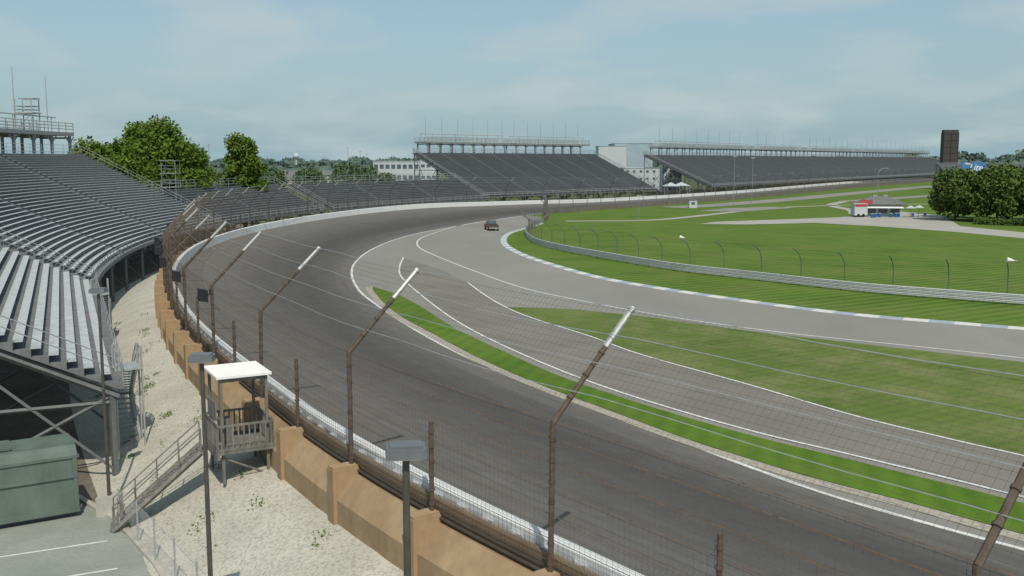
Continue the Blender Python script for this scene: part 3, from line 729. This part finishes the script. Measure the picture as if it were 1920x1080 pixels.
for s, k in ((s_at(ral, (47.0,92.8)), .8), (s_at(ral, (20.6,120.5)), .65)):
    (x, y, z), an = at(ral, s, .5)
    o = thing('horn_speaker', 'white horn loudspeaker on top of a fence post', 'loudspeaker', (x, y, 4.1), an+.4, 'white horn loudspeakers')
    h = MB(); h.bar((0,0,0),(-.85*k,0,.10),.06,12,r2=.32*k); mk('horn', h, ['white'], o); h = MB(); h.bar((.3*k,0,-.04),(0,0,0),.11*k,10); h.bar((0,0,-1.0),(0,0,0),.04,6); mk('driver', h, ['steel_mid'], o)
I2 = sub(I, s244+6, 9999, 3.0); iw_path = [(6.8,217,0),(8.5,234,0)]+offs(I2, -2.0)
iw_path = resample(iw_path, 3.0)
iw = thing('inner_wall', 'low grey brown inner track wall topped by a catch fence', 'wall')
b = MB(); b.sweep(iw_path, [(-.2,0),(-.2,.95),(.2,.95),(.2,0)], closed=True); mk('wall_panel', b, ['greybrown'], iw)
Li = arcs(iw_path)[-1]; pm = MB(); pm.bar((0,0,.9),(0,0,4.2),.09,5); pm.bar((0,0,4.2),(0,.9,5.0),.09,5); pme = pm.mesh('fence_post', ['steel_dark'])
s = 2; st_ = 6.0
while s < Li: (x, y, z), an = at(iw_path, s, 0); mk('fence_post', pme, None, iw, loc=(x, y, 0), rot=an); s += st_; st_ *= 1.022
wmb = MB()
for z in (1.4,2.1,2.8,3.5,4.2): wmb.tube(offs(iw_path, 0, z), .015, 3)
s = 0
while s < Li: (x, y, z), an = at(iw_path, s, 0); wmb.bar((x,y,.9),(x,y,4.2),.012,3,cap=False); s += .8
mk('wire_mesh', wmb, ['wire'], iw)

# ------------------------------------------------------------ trees
def leafmesh(name, P, size, matn, core=None):
    n = len(P); P = np.array(P); a = np.random.normal(size=(n,3)); a /= np.linalg.norm(a, axis=1)[:, None]
    b = np.cross(a, np.random.normal(size=(n,3))); b /= np.linalg.norm(b, axis=1)[:, None]
    s = size*np.random.uniform(.6,1.3,(n,1)); u = a*s; w = b*s*.7
    V = np.stack([P-u, P+w*.8, P+u, P-w*.8], 1).reshape(-1,3).tolist(); F = np.arange(4*n).reshape(-1,4).tolist()
    if core:
        o = len(V); V += core[0]; F += [[i+o for i in f] for f in core[1]]
    me = bpy.data.meshes.new(name); me.from_pydata(V, [], F); me.materials.append(M[matn]); return me
def tree(loc, h, r, label, matn='leaf', nleaf=5000, base=.25, leaf=.42, group=None, nc=34, prof=.5):
    o = thing('tree', label, 'tree', loc, 0, group)
    t = MB(); th_ = h*base
    t.tube([(0,0,-.2),(.1,0,th_*.6),(0,.1,h*.45),(.1,0,h*.8)], .3, 8, radii=[h*.028,h*.02,h*.014,h*.004])
    cl = []
    for i in range(nc):
        zz = (i+random.random())/nc; a = i*2.399+random.uniform(-.5,.5); rr = r*math.sqrt(random.uniform(.15,1))*math.sin(math.pi*min(.95, max(.14, zz*.80+.14)))**prof*.80
        cz = th_+(h-th_)*(zz*.82+.08); c = (math.cos(a)*rr, math.sin(a)*rr, cz); cl.append((c, r*random.uniform(.24,.42)))
        if i % 3 == 0: t.tube([(0,0,th_*.8+(cz-th_)*.25),(c[0]*.5,c[1]*.5,cz*.8),c], .1, 5, radii=[h*.011,h*.007,h*.002])
    mk('trunk', t, ['bark'], o)
    P = []
    per = nleaf//nc
    for c, cr in cl:
        d = np.random.normal(size=(per,3)); d /= np.linalg.norm(d, axis=1)[:, None]
        rad = cr*np.random.uniform(.35,1.25,(per,1))**.8; P.append(np.array(c)+d*rad*np.array([1,1,.8]))
    mk('crown', leafmesh('crown', np.concatenate(P), leaf, matn), None, o)
    return o
tree((-76.5,186,-1), 18.0, 6.5, 'broad green deciduous tree behind the grandstand', nleaf=15000, base=.15, leaf=.36)
tree((-67,188,-1), 22.0, 8.6, 'large full deciduous tree rising behind the grandstand', nleaf=26000, base=.15, nc=48, leaf=.36)
tree((-60.0,184,-1), 18, 6.0, 'rounded green deciduous tree behind the grandstand', nleaf=14000, base=.15, leaf=.36)
tree((-69,180,-1), 15.5, 7.0, 'rounded green deciduous tree behind the grandstand', nleaf=14000, base=.15, leaf=.36)
tree((-53.6,200,-1), 20.0, 5.0, 'narrow upright green tree behind the low stand', nleaf=14000, base=.12, leaf=.36)
gp_ = 'round trees beside the infield path'
for (x, y, h, r) in ((99.5,224,11.2,5.9),(106,218,11.8,6.3),(113,227,11.8,6.3),(114.5,215,11.6,6.0),(122,222,12,6.4),(105,235,11,5.2)):
    tree((x, y, 0), h, r, 'round dark green shade tree beside the infield path', 'leaf_dark', 12000, .16, .40, gp_)
for (x, y, h, r) in ((-72,440,12,9),(-62,425,11,8),(-95,470,10,8),(-108,450,9.5,7),(-120,500,10,8),(-134,480,9,8),(-50,395,9,5),(-58,390,9,6),(-66,400,9,6)):
    tree((x, y, -1), h, r, 'distant green tree among low town buildings', 'leaf_town', 3500, .1, .75, 'distant town trees')
def hedge(c, L_, ang):
    n = int(L_*400); P = np.random.uniform([-L_/2,-1.1,0], [L_/2,1.1,1.25], (n,3))
    mk('hedge', leafmesh('hedge', P, .2, 'leaf_dark'), None, label='clipped dark green hedge beside the paved path', cat='hedge', loc=c, rot=ang)
hedge((107,205,0), 18, -.5); hedge((101,214,0), 10, 1.0)
P = []; CV = []; CF = []
def band(x0, x1, y, z1, n):
    H = lambda xs: z1*(.78+.14*np.sin(xs*.021+1)*np.sin(xs*.05)+.10*np.sin(xs*.13)+.06*np.sin(xs*.31))
    xs = np.random.uniform(x0, x1, n); P.append(np.stack([xs, y+np.random.uniform(-8,10,n), -1+H(xs)*np.random.uniform(0.75,1,n)], 1))
    gx = np.arange(x0, x1, 4.0); gh = H(gx)*.95; o = len(CV)
    for a, h in zip(gx, gh): CV.extend([[float(a), y-12, -1.0], [float(a), y-8+3*math.sin(a), float(h)*.6], [float(a), y+5, float(h)-1]])
    for i in range(len(gx)-1):
        for j in (0,1): a = o+i*3+j; CF.append([a, a+3, a+4, a+1])
band(-560,-20,950,14,5000); band(-900,1400,1500,21,8000); band(330,900,880,24,5000); band(20,330,1000,15,2000)
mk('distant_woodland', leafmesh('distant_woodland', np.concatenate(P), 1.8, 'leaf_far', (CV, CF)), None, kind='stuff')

# ------------------------------------------------------------ buildings
def building(label, c, d, ang, wall, rows=0, cols=0, roof='roof', wh=1.4, ww=1.6, name='building'):
    o = thing(name, label, 'building', c, ang); w, dp, h = d
    b = MB(); b.box((0,0,h/2), d); mk('wall', b, [wall], o)
    b = MB(); b.box((0,0,h+.12), (w+.4,dp+.4,.24)); mk('roof', b, [roof], o)
    if rows:
        wm_ = MB(); wm_.box((0,0,0), (ww,.1,wh)); wme = wm_.mesh('window', ['window'])
        for i in range(rows):
            for j in range(cols):
                mk('window', wme, None, o, loc=(-w/2+(j+.5)*w/cols, -dp/2-.02, (i+.55)*h/rows))
    return o
building('white three storey office block with rows of windows', (-48,434,-1), (22,16,13.8), 0, 'bldg', 3, 9, wh=1.8, ww=1.7, roof='bldg')
building('white flat roofed annexe with strip windows', (-35,425,-1), (7,9,14.2), 0, 'bldg', 3, 3, wh=1.2, roof='bldg')
building('large pale blue windowless industrial hall', (71,605,-1), (22,40,24.0), 0, 'bldg_blue', roof='bldg_blue')
building('white windowless industrial hall block', (58,590,-1), (16,20,22.4), 0, 'bldg', roof='bldg_blue')
building('white low industrial building with dark windows', (68,500,-1), (26,18,10.5), 0, 'bldg', 3, 8, wh=1.2, ww=1.2, roof='bldg')
building('white plant building with small windows', (72,455,-1), (8,12,11), 0, 'bldg', 4, 4, wh=.9, ww=.9, roof='bldg')
for i, (x, y, w, h) in enumerate(((-122,520,14,4.5),(-104,505,16,5),(-88,530,14,5.5),(-140,540,20,5),(-112,560,24,6),(-150,600,30,6))):
    o = thing('house', 'low town house with pale gabled roof', 'house', (x, y, -1), 0, 'low houses of the distant town')
    b = MB(); b.box((0,0,h/2), (w,9,h)); mk('wall', b, ['brick' if i % 2 else 'bldg'], o)
    b = MB(); b.add([(-w/2-.4,-5,h),(w/2+.4,-5,h),(w/2+.4,5,h),(-w/2-.4,5,h),(-w/2-.4,0,h+2.6),(w/2+.4,0,h+2.6)], [(0,1,5,4),(3,4,5,2),(0,4,3),(1,2,5),(3,2,1,0)]); mk('roof', b, ['roof'], o)
    wq = MB(); wq.box((0,0,0), (1.2,.1,1.3)); we = wq.mesh('window', ['window'])
    for j in range(3): mk('window', we, None, o, loc=(-w/2+(j+.5)*w/3,-4.53,h*.55))
to = thing('scoring_tower', 'tall dark brown rectangular tower beyond the trees', 'tower', (201,462,0), 0)
b = MB(); b.box((0,0,13), (7.0,3,26)); b.box((0,0,26.6), (6.6,2.8,1.2)); mk('tower_shaft', b, ['tower'], to)
for c, d in [((0,-1.54,2+i*2.9), (7.02,.1,.12)) for i in range(9)]+[((x,-1.6,13), (.18,.1,25.8)) for x in (-3.4,0,3.4)]:
    b = MB(); b.box(c, d); mk('cladding_joint', b, ['black'], to)
bb = thing('billboard', 'blue billboard with white script lettering on the far stand', 'sign', (183.2,398,.2), 0)
b = MB(); b.box((0,0,10.6), (9.8,.3,3.7)); mk('sign_panel', b, ['signblue'], bb)
for x in (-4,4):
    b = MB(); b.box((x,.3,4.3), (.3,.3,8.6)); mk('sign_post', b, ['steel'], bb)
def text(body, size, loc, parent, matn, shear=0.0, ang=0):
    cu = bpy.data.curves.new('lettering', 'FONT'); cu.body = body; cu.size = size; cu.shear = shear; cu.extrude = .03; cu.align_x = 'CENTER'; cu.offset = .03
    t = bpy.data.objects.new('tmp', cu); COL.objects.link(t); bpy.context.view_layer.update()
    me = bpy.data.meshes.new_from_object(t.evaluated_get(bpy.context.evaluated_depsgraph_get())); bpy.data.objects.remove(t)
    me.materials.clear(); me.materials.append(M[matn]); o = bpy.data.objects.new('lettering', me); COL.objects.link(o); o.parent = parent; o.location = loc; o.rotation_euler = (math.pi/2,0,ang)
text('Lite', 3.5, (.6,-.22,9.2), bb, 'white', .35); text('Miller', 1.0, (-2.6,-.22,11.5), bb, 'white', .2)
pvn = thing('concession_building', 'small white concession building with grey roof and red sign', 'building', (89.5,243,0), -.15)
b = MB(); b.box((0,0,1.5), (9,6,3.0)); mk('wall', b, ['bldg'], pvn)
b = MB(); b.add([(-5.6,-4.0,3.0),(5.6,-4.0,3.0),(5.6,4.0,3.0),(-5.6,4.0,3.0),(-2.2,0,4.7),(2.2,0,4.7)], [(0,1,5,4),(1,2,5),(2,3,4,5),(3,0,4),(3,2,1,0)]); mk('roof', b, ['roof'], pvn)
b = MB(); b.box((-3.9,-4.1,3.5), (2.8,.15,1.0)); mk('sign_panel', b, ['red'], pvn)
for x in (-2.4,.2,2.9):
    b = MB(); b.box((x,-3.06,1.5), (2.0,.12,1.4)); mk('window', b, ['window'], pvn)
b = MB(); b.box((-4.0,-3.1,1.1), (.9,.2,2.2)); mk('door', b, ['red'], pvn)
b = MB(); b.add([(-4.6,-3.0,2.5),(4.6,-3.0,2.5),(4.6,-5.2,2.1),(-4.6,-5.2,2.1)], [(0,1,2,3)]); mk('awning', b, ['white'], pvn)
for x in (-1.0,1.4):
    b = MB(); b.box((x,1.0,4.6), (1.0,1.0,.9)); mk('roof_vent', b, ['steel'], pvn)
tr = thing('white_trailer', 'small white box trailer beside the concession building', 'trailer', (83.0,238.5,0), .1)
b = MB(); b.box((0,0,1.8), (3.2,2.2,2.8)); mk('trailer_body', b, ['bldg'], tr); b = MB(); b.box((0,-1.13,2.8), (3.0,.06,.6)); mk('stripe_panel', b, ['red'], tr)
for x in (-.6,.6):
    b = MB(); b.bar((x,-1.15,.4),(x,1.15,.4),.38,12); mk('wheel', b, ['tyre'], tr)
for i, (x, y) in enumerate(((94.5,236.5),(97.5,239))):
    o = thing('patio_umbrella', 'white patio umbrella over a picnic table', 'umbrella', (x, y, 0), 0, 'white patio umbrellas')
    b = MB(); b.bar((0,0,2.2),(0,0,2.8),1.2,8,r2=.05); mk('canopy', b, ['bldg'], o)
    b = MB(); b.bar((0,0,0),(0,0,2.2),.04,6); mk('pole', b, ['steel'], o)
    b = MB(); b.bar((0,0,.7),(0,0,.76),.6,10); mk('table_top', b, ['wood'], o)
src = thing('barrel', 'blue plastic barrel standing on the paving', 'barrel', (86,236,0), 0, 'blue barrels near the concession building')
b = MB(); b.bar((0,0,0),(0,0,.95),.32,12); b.bar((0,0,.28),(0,0,.34),.345,12); b.bar((0,0,.62),(0,0,.68),.345,12); mk('drum', b, ['barrel'], src)
b = MB(); b.bar((0,0,.95),(0,0,1.0),.33,12); mk('lid', b, ['white'], src)
for x, y in ((87.2,236.4),(89.8,236.2),(91.3,237),(92.2,237.6),(95.9,238.5),(99,239),(84.6,234)): copy_thing(src, (x, y, 0))
ksk = thing('kiosk', 'small white kiosk with flat roof on the infield grass', 'kiosk', (51.4,284,0), 0)
b = MB(); b.box((0,0,1.1), (2.2,1.8,2.2)); mk('wall', b, ['bldg'], ksk); b = MB(); b.box((0,0,2.28), (2.5,2.1,.14)); mk('roof', b, ['roof'], ksk); b = MB(); b.box((0,-.92,1.3), (1.0,.05,.7)); mk('window', b, ['window'], ksk)
for i, (x, y) in enumerate(((66,390),(61,384))):
    o = thing('canopy_tent', 'white peaked canopy tent near the long stand', 'tent', (x, y, -1), 0, 'white canopy tents')
    b = MB(); b.add([(-3,-3,4.6),(3,-3,4.6),(3,3,4.6),(-3,3,4.6),(0,0,6)], [(0,1,4),(1,2,4),(2,3,4),(3,0,4)]); mk('canopy', b, ['bldg'], o)
    for a in (-2.9,2.9):
        for c in (-2.9,2.9): b = MB(); b.bar((a,c,0),(a,c,4.6),.08,5); mk('tent_pole', b, ['steel'], o)

def pole(x, y, z0, h, label, r=.12, arm=0, grp='tall thin light poles'):
    o = thing('light_pole', label, 'light pole', (x, y, z0), 0, grp)
    b = MB(); b.bar((0,0,0),(0,0,h),r,6,r2=r*.6); mk('pole_shaft', b, ['steel_mid'], o)
    b = MB()
    if arm: b.tube([(0,0,h),(.5,0,h+1.0),(1.4,0,h+1.5),(2.6,0,h+1.6)], r*.6, 5); b.box((3.0,0,h+1.55), (1.0,.4,.2))
    else: b.box((0,0,h+.1), (1.0,.25,.3))
    mk('lamp_head', b, ['steel'], o)
for x, y, h in ((66.5,299.6,14.5),(69.5,289.4,14.0)): pole(x, y, 0, h, 'tall thin pole standing on the infield', .10)
pole(28.1,221,0,5.5,'short thin pole beside the infield path', .06)
pole(133.2,364.2,0,9.0,'street light with a curved arm on the infield', .14, 1)
for x, y, z in ((-90.5,300,18),(-68.6,420,18.5),(-63.5,420,17),(-62.2,430,16),(-93.2,500,15),(-92.8,450,14)):
    pole(x, y, -1, z+1, 'thin grey utility pole among distant trees', .12, 0, 'distant utility poles')
wt = thing('water_tower', 'small pale water tower on the horizon', 'water tower', (-301,1400,-1), 0)
b = MB(); b.bar((0,0,0),(0,0,21),1.0,8,r2=.8); mk('tower_stem', b, ['bldg'], wt)
b = MB(); b.tube([(0,0,20+4*math.sin(a)) for a in np.linspace(-1.4,1.4,9)], 1, 12, radii=[max(.1,4*math.cos(a)) for a in np.linspace(-1.4,1.4,9)])
mk('tank', b, ['bldg'], wt)

# ------------------------------------------------------------ pickup
pk = thing('pickup_truck', 'brown grey pickup truck driving on the infield road', 'pickup truck', (-4.0,193.6,.02), math.atan2(.98,-.2))
def prism(mb, prof, y0, y1, m=0):
    n = len(prof); vs = [(x, y0, z) for x, z in prof]+[(x, y1, z) for x, z in prof]
    mb.add(vs, [tuple(range(n-1,-1,-1)), tuple(range(n,2*n))]+[(i,(i+1) % n, n+(i+1) % n, n+i) for i in range(n)], m)
b = MB()
prism(b, [(-2.7,.45),(-2.7,1.12),(-.55,1.15),(-.55,1.12),(1.2,1.14),(2.5,1.05),(2.7,.85),(2.7,.45)], -.98, .98)
mk('body', b, ['truck'], pk)
b = MB(); cabp = [(-.55,1.15),(-.45,1.78),(.65,1.80),(1.25,1.15)]
vs = [(x, -.93 if z < 1.5 else -.76, z) for x, z in cabp]+[(x, .93 if z < 1.5 else .76, z) for x, z in cabp]
b.add(vs, [(3,2,1,0),(4,5,6,7),(0,1,5,4),(1,2,6,5),(2,3,7,6)]); mk('cab', b, ['truck'], pk)
b = MB(); b.add([(-.57,-.72,1.25),(-.57,.72,1.25),(-.49,.68,1.68),(-.49,-.68,1.68)], [(0,1,2,3)]); mk('rear_window', b, ['window'], pk)
b = MB(); b.add([(1.2,-.78,1.24),(1.2,.78,1.24),(.74,.68,1.74),(.74,-.68,1.74)], [(0,1,2,3)]); mk('windscreen', b, ['window'], pk)
for sgn in (-1,1): b = MB(); b.add([(-.35,sgn*.925,1.25),(1.0,sgn*.925,1.25),(.6,sgn*.80,1.7),(-.3,sgn*.80,1.7)], [(0,1,2,3)]); mk('side_window', b, ['window'], pk)
b = MB(); b.box((-1.65,0,1.17), (2.0,1.6,.06)); mk('cargo_bed', b, ['black'], pk)
for x in (-2.78,2.78): b = MB(); b.box((x,0,.52), (.14,1.9,.18)); mk('bumper', b, ['galv'], pk)
wb = MB(); wb.bar((0,-.13,0),(0,.13,0),.37,16); wb.bar((0,-.14,0),(0,.14,0),.2,10,m=1); wme = wb.mesh('wheel', ['tyre','galv'])
for x in (-1.75,1.75):
    for y in (-.9,.9): mk('wheel', wme, None, pk, loc=(x, y, .37))
tb = MB(); tb.box((0,0,0), (.06,.18,.35)); te = tb.mesh('tail_light', ['tail'])
for y in (-.86,.86): mk('tail_light', te, None, pk, loc=(-2.72,y,.92))

P = []
for i in range(40):
    s = random.uniform(s_at(W, (-4,33)), s_at(W, (-28,84))); o = random.uniform(2.2,6.2); q, _ = at(W, s, o)
    z = float(np.interp(o, [a[0] for a in gprof], [a[1] for a in gprof]))
    n = random.randint(10,70); P.append(np.array([q[0], q[1], z+.05])+np.random.normal(size=(n,3))*np.array([.22,.45,.04]))
mk('gravel_weeds', leafmesh('gravel_weeds', np.concatenate(P), .06, 'leaf'), None, kind='stuff')

# ------------------------------------------------------------ sky, sun, camera
SE = math.radians(52); ax, ay = .22, -1.0
w = bpy.data.worlds.new('World'); sc.world = w; w.use_nodes = True; nt = w.node_tree; bg = nt.nodes['Background']
N = lambda t: nt.nodes.new(t); Lk = nt.links.new
sky = N('ShaderNodeTexSky'); sky.sky_type = 'NISHITA'; sky.sun_disc = False; sky.sun_elevation = SE; sky.sun_rotation = math.atan2(ax, ay)
sky.dust_density = 1.0; sky.air_density = 1.0; sky.ozone_density = 1.0
tc = N('ShaderNodeTexCoord'); sp = N('ShaderNodeSeparateXYZ'); Lk(tc.outputs['Generated'], sp.inputs[0])
def mth(op, a, b=None, clamp=False):
    n = N('ShaderNodeMath'); n.operation = op; n.use_clamp = clamp
    for i, v in enumerate((a, b)):
        if v is None: continue
        if isinstance(v, (int, float)): n.inputs[i].default_value = v
        else: Lk(v, n.inputs[i])
    return n.outputs[0]
ad = mth('ADD', sp.outputs['Z'], .22)
cm = N('ShaderNodeCombineXYZ'); Lk(mth('DIVIDE', sp.outputs['X'], ad), cm.inputs[0]); Lk(mth('DIVIDE', sp.outputs['Y'], ad), cm.inputs[1])
cm.inputs[2].default_value = 5.2
nz = N('ShaderNodeTexNoise'); nz.inputs['Scale'].default_value = 2.1; nz.inputs['Detail'].default_value = 9; nz.inputs['Roughness'].default_value = .5; nz.inputs['Distortion'].default_value = .2
Lk(cm.outputs[0], nz.inputs['Vector'])
rp = N('ShaderNodeValToRGB'); rp.color_ramp.elements[0].position = .45; rp.color_ramp.elements[1].position = .68
rp.color_ramp.elements[0].color = (0,0,0,1); rp.color_ramp.elements[1].color = (.75,.75,.75,1); Lk(nz.outputs['Fac'], rp.inputs[0])
hz = mth('POWER', mth('SUBTRACT', 1.0, mth('MULTIPLY', mth('MAXIMUM', sp.outputs['Z'], 0.0), 3.2, True), True), 2.0)
hz = mth('MULTIPLY_ADD', hz, .62); hz.node.inputs[2].default_value = .32
m0 = N('ShaderNodeMix'); m0.data_type = 'RGBA'; Lk(hz, m0.inputs[0]); Lk(sky.outputs[0], m0.inputs[6]); m0.inputs[7].default_value = (2.45,3.8,4.35,1)
mx = N('ShaderNodeMix'); mx.data_type = 'RGBA'; Lk(rp.outputs[0], mx.inputs[0]); Lk(m0.outputs[2], mx.inputs[6]); mx.inputs[7].default_value = (4.2,5.05,5.15,1)
Lk(mx.outputs[2], bg.inputs[0]); bg.inputs[1].default_value = .115
sl = bpy.data.lights.new('sun', 'SUN'); sl.energy = 3.35; sl.angle = math.radians(.5); sl.color = (1,.94,.83)
so = bpy.data.objects.new('sun', sl); COL.objects.link(so)
h = math.hypot(ax, ay); d = Vector((ax/h*math.cos(SE), ay/h*math.cos(SE), math.sin(SE))); so.rotation_euler = d.to_track_quat('Z', 'Y').to_euler()
cd = bpy.data.cameras.new('camera'); cd.lens = 35; cd.sensor_width = 36; cd.clip_start = .1; cd.clip_end = 20000
co = bpy.data.objects.new('camera', cd); COL.objects.link(co); co.location = (0,0,13.5); co.rotation_euler = (math.pi/2-math.atan(240/1866.67),0,0); sc.camera = co
sc.view_settings.view_transform = 'Standard'; sc.view_settings.look = 'None'; sc.view_settings.exposure = 0
